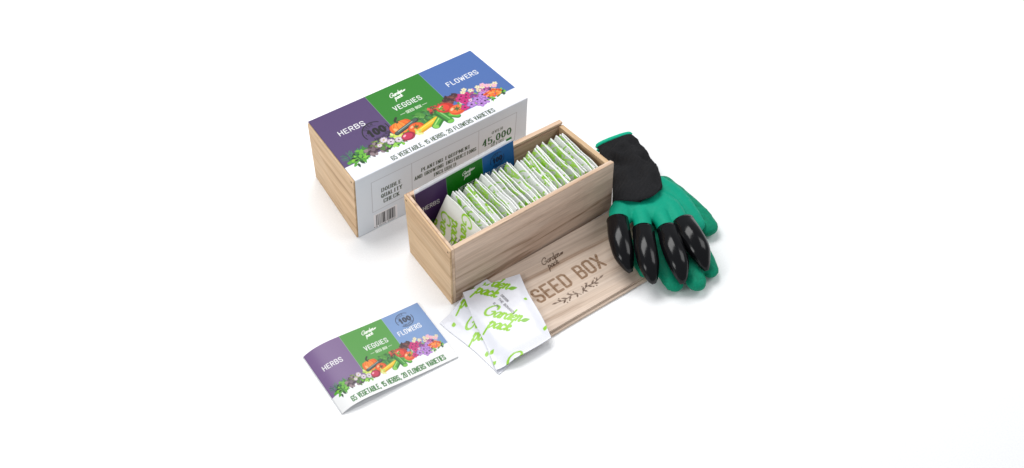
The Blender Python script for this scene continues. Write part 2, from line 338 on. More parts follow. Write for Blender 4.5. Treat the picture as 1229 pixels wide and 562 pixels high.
def wood(name, axis, light, mid, dark, seed, streak=1.0, burn=False):
    m, N, L, b = newmat(name)
    tc = N.new('ShaderNodeTexCoord'); mp = N.new('ShaderNodeMapping'); L.new(tc.outputs['Object'], mp.inputs['Vector'])
    mp.inputs['Location'].default_value = (seed * 1.7, seed * .9, seed * 2.3)
    sc = [1, 1, 1]; sc[axis] = .028; mp.inputs['Scale'].default_value = sc
    warp = noise(N, L, tc.outputs['Object'], 9, 2); wm = N.new('ShaderNodeVectorMath'); wm.operation = 'MULTIPLY_ADD'
    L.new(warp.outputs['Color'], wm.inputs[0]); wm.inputs[1].default_value = (.005, .005, .005); L.new(mp.outputs[0], wm.inputs[2])
    n1 = noise(N, L, wm.outputs[0], 75, 5, .6, .15); n2 = noise(N, L, wm.outputs[0], 420, 4, .7); n3 = noise(N, L, wm.outputs[0], 26, 2, .5)
    r1 = ramp(N, L, n1.outputs[0], [(.30, dark), (.44, mid), (.58, light), (.76, mid)])
    mx = N.new('ShaderNodeMix'); mx.data_type = 'RGBA'; mx.blend_type = 'MULTIPLY'; mx.inputs[0].default_value = min(1, .8 * streak)
    r2 = N.new('ShaderNodeMapRange'); r2.inputs[1].default_value = .3; r2.inputs[2].default_value = .65; r2.inputs[3].default_value = .80; r2.inputs[4].default_value = 1.04
    L.new(n2.outputs[0], r2.inputs[0]); L.new(r1.outputs[0], mx.inputs[6]); L.new(r2.outputs[0], mx.inputs[7])
    mx2 = N.new('ShaderNodeMix'); mx2.data_type = 'RGBA'; mx2.blend_type = 'MULTIPLY'; mx2.inputs[0].default_value = .6
    r3 = N.new('ShaderNodeMapRange'); r3.inputs[1].default_value = .35; r3.inputs[2].default_value = .62; r3.inputs[3].default_value = .84; r3.inputs[4].default_value = 1.05
    L.new(n3.outputs[0], r3.inputs[0]); L.new(mx.outputs[2], mx2.inputs[6]); L.new(r3.outputs[0], mx2.inputs[7])
    out = mx2.outputs[2]
    if burn:
        at_ = N.new('ShaderNodeAttribute'); at_.attribute_name = 'ink'
        m3 = N.new('ShaderNodeMix'); m3.data_type = 'RGBA'; m3.blend_type = 'MULTIPLY'; m3.inputs[0].default_value = 1; r4 = N.new('ShaderNodeMapRange'); r4.inputs[1].default_value = .35; r4.inputs[2].default_value = .6; r4.inputs[3].default_value = 1; r4.inputs[4].default_value = .72; L.new(n2.outputs[0], r4.inputs[0]); L.new(r4.outputs[0], m3.inputs[0])
        L.new(out, m3.inputs[6]); L.new(at_.outputs['Color'], m3.inputs[7]); out = m3.outputs[2]
    L.new(out, b.inputs['Base Color']); b.inputs['Roughness'].default_value = .62; b.inputs['Specular IOR Level'].default_value = .25
    bumped(N, L, b, n2.outputs[0], .35, .0006)
    return m
W_FRONT = wood('paulownia_long_grain', 0, (224, 199, 180), (206, 179, 159), (150, 120, 98), 3, 1.1)
W_BACK = wood('paulownia_inner_board', 0, (214, 186, 162), (194, 164, 138), (140, 108, 84), 5, 1.1)
W_END = wood('paulownia_end_board', 1, (220, 189, 152), (208, 174, 136), (174, 138, 104), 8, .9)
W_LID = wood('paulownia_lid', 0, (222, 203, 187), (210, 189, 171), (168, 141, 121), 12, 1.0, burn=True)
W_LIDE = wood('paulownia_lid_edge', 0, (214, 194, 176), (198, 176, 158), (156, 130, 110), 12, 1.1)
W_RIM = wood('paulownia_rim', 0, (222, 194, 168), (210, 180, 154), (178, 146, 120), 15, .8)
def plain(name, col, rough=.5, spec=.5, nscale=None, nstr=.2, ndist=.001):
    m, N, L, b = newmat(name); tc = N.new('ShaderNodeTexCoord')
    n = noise(N, L, tc.outputs['Object'], nscale or 300, 4)
    mr = N.new('ShaderNodeMapRange'); mr.inputs[3].default_value = .92; mr.inputs[4].default_value = 1.06; L.new(n.outputs[0], mr.inputs[0])
    mx = N.new('ShaderNodeMix'); mx.data_type = 'RGBA'; mx.blend_type = 'MULTIPLY'; mx.inputs[0].default_value = 1
    mx.inputs[6].default_value = (*lin(col), 1); L.new(mr.outputs[0], mx.inputs[7]); L.new(mx.outputs[2], b.inputs['Base Color'])
    b.inputs['Roughness'].default_value = rough; b.inputs['Specular IOR Level'].default_value = spec
    bumped(N, L, b, n.outputs[0], nstr, ndist); return m
def printed(name, rough, spec=.4, coat=0, nscale=60, nstr=.1):
    m, N, L, b = newmat(name); a = N.new('ShaderNodeAttribute'); a.attribute_name = 'ink'
    L.new(a.outputs['Color'], b.inputs['Base Color']); b.inputs['Roughness'].default_value = rough; b.inputs['Specular IOR Level'].default_value = spec
    tc = N.new('ShaderNodeTexCoord'); n = noise(N, L, tc.outputs['Object'], nscale, 3); bumped(N, L, b, n.outputs[0], nstr, .001)
    b.inputs['Coat Weight'].default_value = coat; b.inputs['Coat Roughness'].default_value = .2; return m
M_CARD = printed('printed_card', .45, .3, 0, 25, .08)
M_PAPER = printed('printed_gloss_paper', .4, .35, 0, 20, .1)
M_FOIL = printed('printed_packet_paper', .36, .45, .1, 30, .22)
M_WHITE = plain('white_paper', (232, 232, 234), .5, .3, 200, .05)
M_CARDW = plain('white_card', (226, 226, 232), .5, .3, 200, .05)
M_GREENEDGE = plain('green_printed_edge', (30, 110, 35), .45, .3)
M_DARK = plain('dark_peg_hole', (70, 45, 28), .8, .1)
M_GROUND = plain('white_seamless_sheet', (248, 248, 249), .9, .05, 400, .02)
M_PALE = plain('plain_seam', (120, 90, 66), .8, .1)

# ------------------------------------------------------------------ setting
gm = grid_mesh('ground', np.stack(np.broadcast_arrays(np.linspace(-8, 8, 41)[None, :], np.linspace(-8, 8, 41)[:, None], np.zeros((41, 41))), -1))
g = link('ground', gm, M_GROUND); tag(g, 'plain white seamless sheet the whole set lies on', 'backdrop', kind='structure')

def trimap(C8, L, Wd, H):
    c = {k: np.array(v, float) for k, v in C8.items()}
    def f(u, v, w_):
        u, v, w_ = np.asarray(u, float) / L, np.asarray(v, float) / Wd, np.asarray(w_, float) / H
        r = 0
        for (i, j, k), p in c.items():
            r = r + ((u if i else 1 - u) * (v if j else 1 - v) * (w_ if k else 1 - w_))[..., None] * p
        return r
    return f
def vec(mp): return lambda u, v, w_: Vector(mp(u, v, w_).tolist())
# ------------------------------------------------------------------ closed box in its sleeve
LA, WA, HA = 300, 146, 120
mpA = trimap({(0, 0, 0): (-.0063, -.0039, 0), (1, 0, 0): (.301, .0015, 0), (0, 1, 0): (.0047, .1444, 0), (1, 1, 0): (.296, .1400, 0),
              (0, 0, 1): (-.0019, -.003, .12), (1, 0, 1): (.3071, .0015, .12), (0, 1, 1): (.0018, .1433, .12), (1, 1, 1): (.2917, .1394, .12)}, LA, WA, HA)
baseA = Vector((.148, .07, 0))
boxA = empty('seed_box', baseA); tag(boxA, 'closed wooden box wrapped in a printed white sleeve with purple, green and blue panels', 'box')
vA = vec(mpA)
board('end_board', [W_END, M_DARK], boxA, baseA, vA, [(-.3, 7, 1.2, WA - 1.2, 0, HA - 1.6), (-.45, 1, 6, 9.5, HA - 9, HA - 5.5, 1), (-.45, 1, WA - 10, WA - 6.5, HA - 9, HA - 5.5, 1)], .0008)
board('end_board', W_END, boxA, baseA, vA, [(LA - 8, LA - .3, 1.2, WA - 1.2, 0, HA - 8)], .0008)
board('long_board', W_FRONT, boxA, baseA, vA, [(7.2, LA - 8.2, 1.2, 9.5, 0, HA - 1.6)], 0)
board('long_board', W_FRONT, boxA, baseA, vA, [(7.2, LA - 8.2, WA - 9.5, WA - 1.2, 0, HA - 1.6)], 0)
board('base_board', W_FRONT, boxA, baseA, vA, [(7.2, LA - 8.2, 9.7, WA - 9.7, 1, 5)], 0)
board('sliding_lid', W_FRONT, boxA, baseA, vA, [(7.2, LA - .5, 9.7, WA - 9.7, HA - 9, HA - 2)], 0)
RS = 2.0
def design(W, H, cols, cb, px, heads, hh, hy, lg, sbx, st, stcol, artT, line, linecol, white, side=None):
    cv = Canvas(W, H, RS, white)
    for (a, b), c in zip(((-1, px[0]), (px[0], px[1]), (px[1], W + 1)), cols):
        cv.poly([(a, cb), (b, cb), (b, H + 1), (a, H + 1)], c)
    for t, (x0, x1) in zip(('HERBS', 'VEGGIES', 'FLOWERS'), heads): text(cv, t, x0, x1, hy, hh, (240, 240, 240), .145)
    logo(cv, *lg, .10, (240, 243, 235), .34, None, -2.0, 1.6)
    x0, x1, y, h = sbx; text(cv, 'SEED BOX', x0, x1, y, h, (225, 235, 215), .17)
    dw = (x1 - x0) * .33
    for a, b in ((x0 - dw - 2, x0 - 2.5), (x1 + 2.5, x1 + dw + 2)): cv.line([(a, y + h / 2), (b, y + h / 2)], h * .14, (225, 235, 215))
    stamp(cv, *st, stcol)
    cv.setT(*artT[:4]); cv.ky = artT[4]; art(cv); cv.setT(1, 0, 0, 0); cv.ky = 1; cv.a *= .88
    text(cv, '65 VEGETABLE, 15 HERBS, 20 FLOWERS VARIETIES', line[0], line[1], line[2], line[3], linecol, line[4])
    return cv
cA = design(300, 146, [(82, 61, 108), (38, 126, 30), (72, 106, 170)], 31, (102, 201),
            ((27, 71), (125, 173), (222, 277)), 9.2, 92.5, (134, 121, 3.9), (137, 163, 78, 5.2), (77, 71, 21), (4, 2, 8),
            (1, 0, 0, 0, 1.0), (67, 245, 4, 8.2, .19), (64, 84, 58), (236, 236, 244))
# front face of the sleeve
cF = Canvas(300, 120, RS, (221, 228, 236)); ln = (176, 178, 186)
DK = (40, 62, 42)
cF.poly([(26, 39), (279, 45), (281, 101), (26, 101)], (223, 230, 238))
for P in ([(26, 101), (281, 101)], [(26, 101), (26, 38)], [(26, 38), (95, 40)], [(95, 101), (95, 40)], [(213, 101), (213, 40)], [(281, 101), (279, 44)], [(95, 40), (279, 44)]): cF.line(P, .8, ln)
text(cF, 'DOUBLE', 43, 76, 72, 7, DK, .19, True); text(cF, 'QUALITY', 42, 77, 60, 7, DK, .19, True); text(cF, 'CHECK', 46, 72, 48, 7, DK, .19, True)
text(cF, 'PLANTING EQUIPMENT', 112, 197, 74, 6.5, DK, .19, True); text(cF, 'AND GROWING INSTRUCTIONS', 100, 208, 62.5, 6.5, DK, .19, True); text(cF, 'INCLUDED', 133, 172, 51, 6.5, DK, .19, True)
text(cF, 'OVER', 237, 256, 80, 5, (60, 80, 60), .2, True); text(cF, 'SEEDS', 236, 258, 54, 5, (60, 80, 60), .2, True)
text(cF, '45,000', 221, 271, 62, 13, (30, 90, 38), .17, True)
cF.poly([(27, 2), (68, 2), (68, 31), (27, 31)], (238, 238, 242)); x = 31.0; R5 = random.Random(5)
while x < 64.5:
    b = R5.choice([.6, .9, 1.4, 2.0]); cF.poly([(x, 6.5), (x + b, 6.5), (x + b, 29), (x, 29)], (45, 45, 48)); x += b + R5.choice([.5, .8, 1.2])
text(cF, '6 50414 65207', 31, 64, 2.6, 2.6, (60, 60, 60), .2); cF.ell(28, 4.5, 1, 1, 0, (70, 70, 75))
# one folded sheet: up the back, over the top, down the front, underneath
def sleeve():
    o = .0004
    u = np.linspace(2.2, LA - 1.0, cA.nx)
    vt = np.linspace(0, WA, cA.ny); wf = np.linspace(.4, HA, cF.ny)
    U, V = np.meshgrid(u, vt); T = mpA(U, V, np.full(U.shape, HA + .4)); T[..., 2] += .0
    U2, Wf = np.meshgrid(u, wf); F = mpA(U2, np.full(U2.shape, -.5), Wf)
    Bk = mpA(U2[::8, ::8], np.full(U2[::8, ::8].shape, WA + .5), Wf[::8, ::8])
    P = np.concatenate([F[:-1], T], 0); C = np.concatenate([cF.a[:-1], cA.a], 0)
    # soften the folded edge
    k = cF.ny - 1
    for i in range(k - 3, k + 4): P[i] = P[i] * .5 + (P[i - 1] + P[i + 1]) * .25
    me = grid_mesh('sleeve', P, C); s = link('sleeve', me, M_CARD, boxA, baseA)
    b = grid_mesh('sleeve_back', Bk[:, ::-1], np.broadcast_to(lin((230, 230, 236)), Bk.shape)); link('sleeve_back', b, M_CARD, boxA, baseA)
    return s
sl = sleeve()
m = sl.modifiers.new('thick', 'SOLIDIFY'); m.thickness = .0006; m.offset = -1

# ------------------------------------------------------------------ open box
LB, WB, HB = 292, 124, 113
mpB = trimap({(0, 0, 0): (.0425, -.1936, 0), (1, 0, 0): (.3450, -.1690, 0), (0, 1, 0): (.0450, -.0720, 0), (1, 1, 0): (.3310, -.050, 0),
              (0, 0, 1): (.0453, -.1907, .113), (1, 0, 1): (.3402, -.1778, .113), (0, 1, 1): (.0489, -.0594, .113), (1, 1, 1): (.3242, -.0584, .113)}, LB, WB, HB)
vB = vec(mpB); baseB = Vector((.19, -.12, 0))
boxB = empty('seed_box', baseB); tag(boxB, 'open unfinished wooden box with its lid off, filled with a row of seed packets', 'box')
tk = 8
board('long_board', [W_FRONT, W_RIM], boxB, baseB, vB, [(tk + .1, LB, 0, tk, 0, HB - 1.2), (tk + .1, LB, 0, tk - 2.4, HB - 1.2, HB, 1)], .0006)
board('long_board', [W_BACK, W_RIM], boxB, baseB, vB, [(tk + .1, LB, WB - tk, WB, 0, HB - 9), (tk + .1, LB, WB - tk + 3, WB, HB - 9, HB - 4.5), (tk + .1, LB, WB - tk + .6, WB, HB - 4.5, HB, 1)], .0006)
board('end_board', [W_END, M_DARK, W_RIM], boxB, baseB, vB,
      [(0, 3.2, 0, WB, 0, HB - .4), (3.5, tk, 0, WB, 0, HB + .0, 2), (-.15, 1, 3.4, 6.4, HB - 8, HB - 4.8, 1), (-.15, 1, WB - 7, WB - 4, HB - 8.5, HB - 5, 1)], .0007)
board('end_board', W_END, boxB, baseB, vB, [(LB - tk, LB - .3, tk + .1, WB - tk - .1, 0, HB - 5)], .0006)
board('base_board', W_BACK, boxB, baseB, vB, [(tk + .1, LB - tk - .1, tk + .1, WB - tk - .1, 1.2, 5)], 0)

# ------------------------------------------------------------------ lid
OL = Vector((.066, -.3295, 0)); aL = .05
def mpL(u, v, w_):
    u = np.asarray(u, float) / 1000; v = np.asarray(v, float) / 1000; c, s = math.cos(aL), math.sin(aL)
    return np.stack(np.broadcast_arrays(OL.x + u * c - v * s, OL.y + u * s + v * c, np.asarray(w_, float) / 1000), -1)
baseL = Vector((.2, -.25, 0)); lid = empty('box_lid', baseL)
tag(lid, 'thin wooden lid branded SEED BOX lying flat in front of the open box', 'lid')
LL, WL, HL = 290, 141, 8.5
board('tongue', W_LIDE, lid, baseL, vec(mpL), [(0, LL, 1.5, WL - 1, .3, 4)], .0006)
board('lid_board', W_LIDE, lid, baseL, vec(mpL), [(2, LL - 2, 6, WL - 1.6, 4.05, HL - .8)], .0004)
cL = Canvas(LL - 4, WL - 8, 1.7, (255, 255, 255)); BR = (156, 128, 96); BD = (100, 80, 64)
ox, oy = -2, -6
text(cL, 'SEED BOX', 85 + ox, 206 + ox, 57.5 + oy, 24, BR, .17)
logo(cL, 131 + ox, 112 + oy, 5.2, .02, BD, .30, None, -2.0, 1.3)
def branch(sx):
    cx = 144 + ox; y0 = 40 + oy
    st = cat([(cx + sx * 1.5, y0 - 6), (cx + sx * 5, y0 - 2.5), (cx + sx * 14, y0 + 1), (cx + sx * 26, y0 + 0), (cx + sx * 41, y0 + 3)]); cL.line(st, 1.3, BD)
    for d, a, L_ in ((10, .9, 9), (13, -1.0, 7), (19, .7, 11), (23, -.7, 8), (29, .6, 10), (32, -.6, 8), (40, .2, 9), (36, .9, 7)):
        p = st[min(len(st) - 1, int(d / 41 * (len(st) - 1)))]; an = a if sx > 0 else math.pi - a
        cL.poly(leafshape(p[0], p[1], L_, 1.5, an), BD)
    for d, e in ((8, 5), (16, 7), (22, -5), (27, -6), (33, 7)): cL.ell(cx + sx * d, y0 + e, 1.2, 1.2, 0, BD)
branch(-1); branch(1)
U, V = np.meshgrid(np.linspace(2, LL - 2, cL.nx), np.linspace(6, WL - 2, cL.ny))
rec = (1 - cL.a.mean(-1)) * .3
o = link('lid_face', grid_mesh('lid_face', mpL(U, V, HL + .05 - rec), cL.a), W_LID, lid, baseL)
# ------------------------------------------------------------------ packets
GRN = (140, 196, 30); GRN2 = (120, 180, 35)
def packet_canvas(W, H, kind, res=1.4):
    A = -math.radians(48 if kind == 1 else 39); cv = Canvas(W, H, res, (225, 226, 234) if kind < 2 else (222, 224, 218) if kind < 4 else (178, 186, 172) if kind % 3 == 1 else (214, 217, 212))  # row packets: grey-green grounds have the shade between packets painted in
    def lg(x, v, **k): logo(cv, x, H - v, 9.2 if kind < 2 else 10, A, GRN if kind < 3 else (150, 200, 70), .40 if kind < 2 else .30 if kind == 2 else .25, GRN2, -2.0, 2.0, **k)
    def lf(x, v, a=.9, L=10): cv.poly(leafshape(x, H - v, L, 3, a), GRN)
    if kind == 0:
        lg(13.6, 48); lg(18, -15); lg(14, 134); lf(0, 108, .4, 9); lf(-3, 125, .4, 9); lf(80, 52, 1.0, 5); lf(84, 118, .9, 10); 
        def lab(t, x, v, wd, h):
            a0 = -1.27; c, n = math.cos(a0), math.sin(a0); k = wd / twidth(t, .3); X = 0
            for ch in t:
                for st in GL[ch]:
                    P = np.array([((X + p[0]) * k, p[1] * h) for p in st])
                    cv.line(np.stack([x + P[:, 0] * c - P[:, 1] * n, H - v + P[:, 0] * n + P[:, 1] * c], -1), h * .22, (40, 36, 50))
                X += gw(ch) + .3
        lab('CRESSON', 49.5, 28, 16, 3.2); lab('THE BONANZA', 43.5, 33, 37, 3.4); lab('6.7K', 34, 37, 11, 3.2)
    elif kind == 1:
        lg(36.5, -15); lg(14, 37); lf(8, 22, .9, 8); lf(5, 95, .7, 9); lg(20, 118)
    else:
        rr = random.Random(kind)
        if kind == 2:
            A = -math.radians(62)
            for x_, v_ in ((4, 26), (42, 2), (48, 72), (-30, 80)): lg(x_, v_)
        for i in range(-1, 3 if kind > 2 else -1):
            for j in [q for q in range(-1, 3) if rr.random() < .6]: lg(j * 52 + (i % 2) * 26 + rr.uniform(-12, 12), i * 42 + 12 + rr.uniform(-10, 10))
        if kind > 2:
            for q in range(kind % 2): cv.poly(leafshape(rr.uniform(4, 70), H - rr.uniform(3, 12), 16, 2.6, rr.uniform(-.6, .3)), (125, 188, 30))
            logo(cv, rr.uniform(2, 30), H - rr.uniform(9, 15), 9, -.25, (146, 200, 66), .24, None, -2.0, 1.2)
            cv.poly([(-1, H - 1.6), (W + 1, H - 1.6), (W + 1, H + 1), (-1, H + 1)], (236, 237, 236))
        for i in range(3): lf(rr.uniform(0, W), rr.uniform(0, H), rr.uniform(.3, 1), 9)
        if kind == 2:
            cv.line([(46, H - 48), (40, H - 85)], 1.4, (45, 42, 50)); cv.line([(54, H - 42), (52, H - 60)], 1.6, (45, 42, 50)); cv.line([(60, H - 40), (58, H - 56)], 1.6, (45, 42, 50))
    return cv
def npnoise(X, Y, n, f0, f1, seed):
    r = np.random.default_rng(seed); z = 0
    for i in range(n):
        f = f0 + (f1 - f0) * r.random(); a = r.random() * 6.28; z = z + np.sin((X * math.cos(a) + Y * math.sin(a)) * f + r.random() * 6.28 + 1.2 * np.sin((X * math.sin(a) - Y * math.cos(a)) * f * .6)) / n
    return z
def lidheight(x, y):
    """height of what lies under the loose packets: the sheet, then the lid"""
    dx, dy = x - OL.x, y - OL.y; u = dx * math.cos(aL) + dy * math.sin(aL)
    t = np.clip((u + .030) / .030, 0, 1); return .0005 + .0092 * t * t * (3 - 2 * t)
def flat_packet(TL, TR, BR_, BL, kind, W, H, lift, seed, bulge, label, sag=0):
    cv = packet_canvas(W, H, kind); s = np.linspace(0, 1, cv.nx)[None, :, None]; t = np.linspace(0, 1, cv.ny)[::-1][:, None, None]
    cs = [np.array(c[:]) for c in (TL, TR, BR_, BL)]
    P = cs[0] * (1 - s) * (1 - t) + cs[1] * s * (1 - t) + cs[2] * s * t + cs[3] * (1 - s) * t
    ss, tt = s[..., 0], t[..., 0]; SX, TY = np.broadcast_arrays(ss * W, tt * H)
    P[..., 0] += (.0012 * np.sin(tt * 7 + seed)) * (np.abs(ss - .5) * 2) ** 4
    P[..., 1] -= sag * np.sin(np.pi * ss) * tt ** 3
    env = np.clip(np.minimum(np.minimum(ss, 1 - ss) * 6, np.minimum(tt * 7, (1 - tt) * 5.5)), 0, 1); env = env * env * (3 - 2 * env)
    z = lidheight(P[..., 0], P[..., 1]) + lift
    z = z + env * bulge * (.75 + .5 * npnoise(SX, TY, 9, .04, .13, seed)) + env * .0002 * npnoise(SX, TY, 8, .2, .5, seed + 1)
    z = z + .0007 * npnoise(SX, TY, 6, .03, .07, seed + 2)
    for e0, e1 in ((.885, .985), (.0, .07)):
        m_ = np.clip((tt - e0) * 80, 0, 1) * np.clip((e1 - tt) * 80, 0, 1); z = z + m_ * .00022 * np.sin(tt * H * 2 * np.pi / 2.6)
    P[..., 2] = z
    base = Vector(P.reshape(-1, 3).mean(0).tolist()); base.z = float(z.min())
    o = link('seed_packet', grid_mesh('seed_packet', P, cv.a), M_FOIL, None, base)
    md = o.modifiers.new('thick', 'SOLIDIFY'); md.thickness = .0008; md.offset = -1
    return tag(o, label, 'seed packet')
flat_packet(at(528, 387, .002), at(582.5, 333, .0105), at(655, 394, .010), at(600, 448.5, .002), 1, 88, 130, .0012, 4, .0014,
            'lower of the two loose packets, half hidden, lying on the white ground and lid corner')
flat_packet(at(555, 352, .013), at(623.5, 329.5, .014), at(662, 405, .0145), at(595.5, 444, .0065), 0, 90, 135, .0050, 9, .0022,
            'upper loose seed packet with small black print, lying over another across the lid corner', sag=.003)

# row of packets standing in the open box
def stand_mesh(kind, name):
    W, H = 88, 116; cv = packet_canvas(W, H, kind, .9)
    s = np.linspace(0, 1, cv.nx)[None, :]; t = np.linspace(0, 1, cv.ny)[:, None]; SX, TY = np.broadcast_arrays(s * W, t * H)
    env = np.clip(np.minimum(np.minimum(s, 1 - s) * 6, np.minimum(t, 1 - t) * 7), 0, 1)
    d = env * .0012 * (1 + .4 * npnoise(SX, TY, 6, .05, .12, kind)) + .0011 * npnoise(SX, TY, 4, .02, .06, kind + 5)
    # local frame: y across (front = first column), z up, face looks towards -x
    P = np.stack([-d, -(s - .5 + 0 * t) * W / 1000, (t + 0 * s) * H / 1000], -1)
    P[..., 2] += np.clip(TY / H * 6 - 5, 0, 1) * .0016 * npnoise(SX, TY * 0, 5, .05, .2, kind + 9)
    P[..., 0] += np.clip(TY / H * 5 - 4, 0, 1) * .0013 * npnoise(SX, TY * 0, 3, .03, .09, kind + 30)
    me = grid_mesh(name, P, cv.a); me.materials.append(M_FOIL); return me
SM = [stand_mesh(k, 'seed_packet') for k in (2, 3, 4, 5, 6, 7, 8, 9, 10)]
gaps = []
xs = [0.0, 11]
R9 = random.Random(21)
while xs[-1] < 217:
    i = len(xs); xs.append(xs[-1] + (10 if i in (7, 12, 19, 26) else R9.choice((3.0, 3.4, 4.2, 5.2, 7.0, 8.4))))
xs = [v for v in xs if v < 217]; NP = len(xs)
for i, xt in enumerate(xs):
    f = i / (NP - 1)
    o = bpy.data.objects.new('seed_packet', SM[0] if i == 0 else SM[1 + R9.randrange(8)])
    COL.objects.link(o)
    lean = math.radians(31 - 5 * f + (0 if i == 0 else R9.uniform(-2.2, 2.2)))
    top = (100 if i == 0 else 101 + 5 * f + R9.uniform(-4.5, 3.5)) / 1000
    Hh = .116; zb = .0056
    ln_ = (top - zb) / math.cos(lean)
    v_mid = (WB / 2 - 7 + R9.uniform(-2.5, 2.5) - 1 * f)
    u_top = (64 + xt); tpw = mpB(u_top, v_mid, 100)
    sc = ln_ / Hh
    o.location = (float(tpw[0]) - math.tan(lean) * (top - zb), float(tpw[1]), zb)
    yaw = .02 + (0 if i == 0 else R9.uniform(-.035, .035))
    o.rotation_euler = (R9.uniform(-.03, .03), lean, yaw); o.scale = (1, 1, sc)
    md = o.modifiers.new('thick', 'SOLIDIFY'); md.thickness = .0013; md.offset = -1
    OR = 'first second third fourth fifth sixth seventh eighth ninth tenth eleventh twelfth thirteenth fourteenth fifteenth sixteenth seventeenth eighteenth nineteenth twentieth'.split()
    if i == 0: lb = 'first packet from the left in the open box, its printed face fully showing'
    elif i == NP - 1: lb = 'last packet of the row, against the right end board of the open box'
    elif i < NP // 2: lb = OR[i] + ' seed packet from the left end of the row in the open box'
    else: lb = OR[NP - 1 - i] + ' seed packet from the right end of the row in the open box'
    tag(o, lb, 'seed packet', 'seed packets standing in the open box')
# ------------------------------------------------------------------ booklets
def booklet_canvas(cols, stc, lc, white):
    return design(187, 118, cols, 30, (58, 127), ((12, 42), (79, 115), (134, 170)), 7.8, 75, (88, 103, 3.2), (90, 108, 64.5, 4.2),
                  (155, 99, 13), stc, (.635, 0, 0, 5.5, 1.18), (21, 170, 5.5, 8.5, .19), lc, white)
cK = booklet_canvas([(124, 98, 142), (78, 150, 62), (118, 150, 198)], (50, 62, 84), (52, 112, 50), (240, 240, 240))  # washed-out inks: the cover's gloss haze is put into the colour
baseK = Vector((-.1, -.21, 0)); bk = empty('booklet', baseK)
tag(bk, 'printed growing booklet lying on the white sheet at lower left, slightly arched', 'booklet')
def mpK(u, v, z):
    a = -.029; c, s = math.cos(a), math.sin(a); u = u / 1000; v = v / 1000
    return np.stack(np.broadcast_arrays(-.1885 + u * c - v * s, -.2760 + u * s + v * c, z), -1)
def arch(u, A): return A * (u / 38) * np.exp(1 - u / 38)
def leaf_sheet(name, mat, cv, u0, u1, v0, v1, zf, n=(60, 12), th=.00025):
    if cv is not None: n = (cv.nx, cv.ny)
    U, V = np.meshgrid(np.linspace(u0, u1, n[0]), np.linspace(v0, v1, n[1]))
    o = link(name, grid_mesh(name, mpK(U, V, zf(U, V)), cv.a if cv is not None else None), mat, bk, baseK)
    md = o.modifiers.new('thick', 'SOLIDIFY'); md.thickness = th; md.offset = -1; return o
leaf_sheet('cover', M_PAPER, cK, 0, 187, 0, 118, lambda u, v: .0018 + arch(u, .0090) * (.95 + .05 * v / 118) + .0004 * np.sin(v / 30))
leaf_sheet('inner_page', M_WHITE, None, -.8, 186.2, .3, 117.5, lambda u, v: .0012 + arch(u, .0024))
leaf_sheet('inner_page', M_WHITE, None, -1.0, 186.5, .1, 117.8, lambda u, v: .0009 + arch(u, .0008))
leaf_sheet('back_cover', M_WHITE, None, -1.2, 187, -.3, 118.2, lambda u, v: .0004 + 0 * u)
# second booklet standing in the open box against its back board
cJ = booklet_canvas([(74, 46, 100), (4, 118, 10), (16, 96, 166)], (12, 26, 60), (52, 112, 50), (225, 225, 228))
baseJ = Vector((.15, -.07, .006)); bj = empty('booklet', baseJ)
tag(bj, 'booklet with deep purple, green and blue panels standing behind the packets in the open box', 'booklet')
def stand_sheet(name, mat, cv, u0, u1, H_, y0, y1, xo=.0605, n=(20, 12), zt=0, th=.0003):
    if cv is not None: n = (cv.nx, cv.ny)
    U, V = np.meshgrid(np.linspace(u0, u1, n[0]), np.linspace(0, H_, n[1]))
    zt_ = .1165 + .010 * U / 178 + zt
    # the sheet leans: foot nearer the packets, top edge on the back board
    f = V / H_; Z = .0065 + (zt_ - .0065) * f
    Y = y0 + (y1 - y0) * f + .007 * U / 178 * f * 0 + .004 * U / 178
    P = np.stack([xo + U / 1000 * .975, Y, Z], -1)
    o = link(name, grid_mesh(name, P, cv.a if cv is not None else None), mat, bj, baseJ)
    md = o.modifiers.new('thick', 'SOLIDIFY'); md.thickness = th; return o
stand_sheet('cover', M_PAPER, cJ, 0, 178, 118, -.0790, -.0722)
stand_sheet('inner_page', M_WHITE, None, .5, 177, 118, -.0775, -.0695, zt=.0025)
stand_sheet('back_cover', [M_WHITE], None, 1, 168, 118, -.0765, -.0680, zt=.0048)
stand_sheet('back_cover', [M_GREENEDGE], None, 168, 178, 118, -.0765, -.0680, zt=.0052)

# ------------------------------------------------------------------ gloves
def latex(name, col, crinkle, rough=.5):
    m, N, L, b = newmat(name); tc = N.new('ShaderNodeTexCoord')
    n = noise(N, L, tc.outputs['Object'], 130 if crinkle else 300, 5, .6, 1.2 if crinkle else 0)
    mr = N.new('ShaderNodeMapRange'); mr.inputs[1].default_value = .3; mr.inputs[2].default_value = .7; mr.inputs[3].default_value = .78 if crinkle else .93; mr.inputs[4].default_value = 1.1 if crinkle else 1.05
    L.new(n.outputs[0], mr.inputs[0]); mx = N.new('ShaderNodeMix'); mx.data_type = 'RGBA'; mx.blend_type = 'MULTIPLY'; mx.inputs[0].default_value = 1
    mx.inputs[6].default_value = (*lin(col), 1); L.new(mr.outputs[0], mx.inputs[7]); L.new(mx.outputs[2], b.inputs['Base Color'])
    b.inputs['Roughness'].default_value = rough; b.inputs['Specular IOR Level'].default_value = .18
    bumped(N, L, b, n.outputs[0], .8 if crinkle else .2, .0014 if crinkle else .0005); return m
M_LAT = latex('smooth_green_latex', (0, 152, 122), False, .6)
M_LATC = latex('crinkled_green_latex', (0, 136, 104), True, .6)
M_HEM = plain('green_hem', (10, 176, 140), .7, .2, 800, .5)
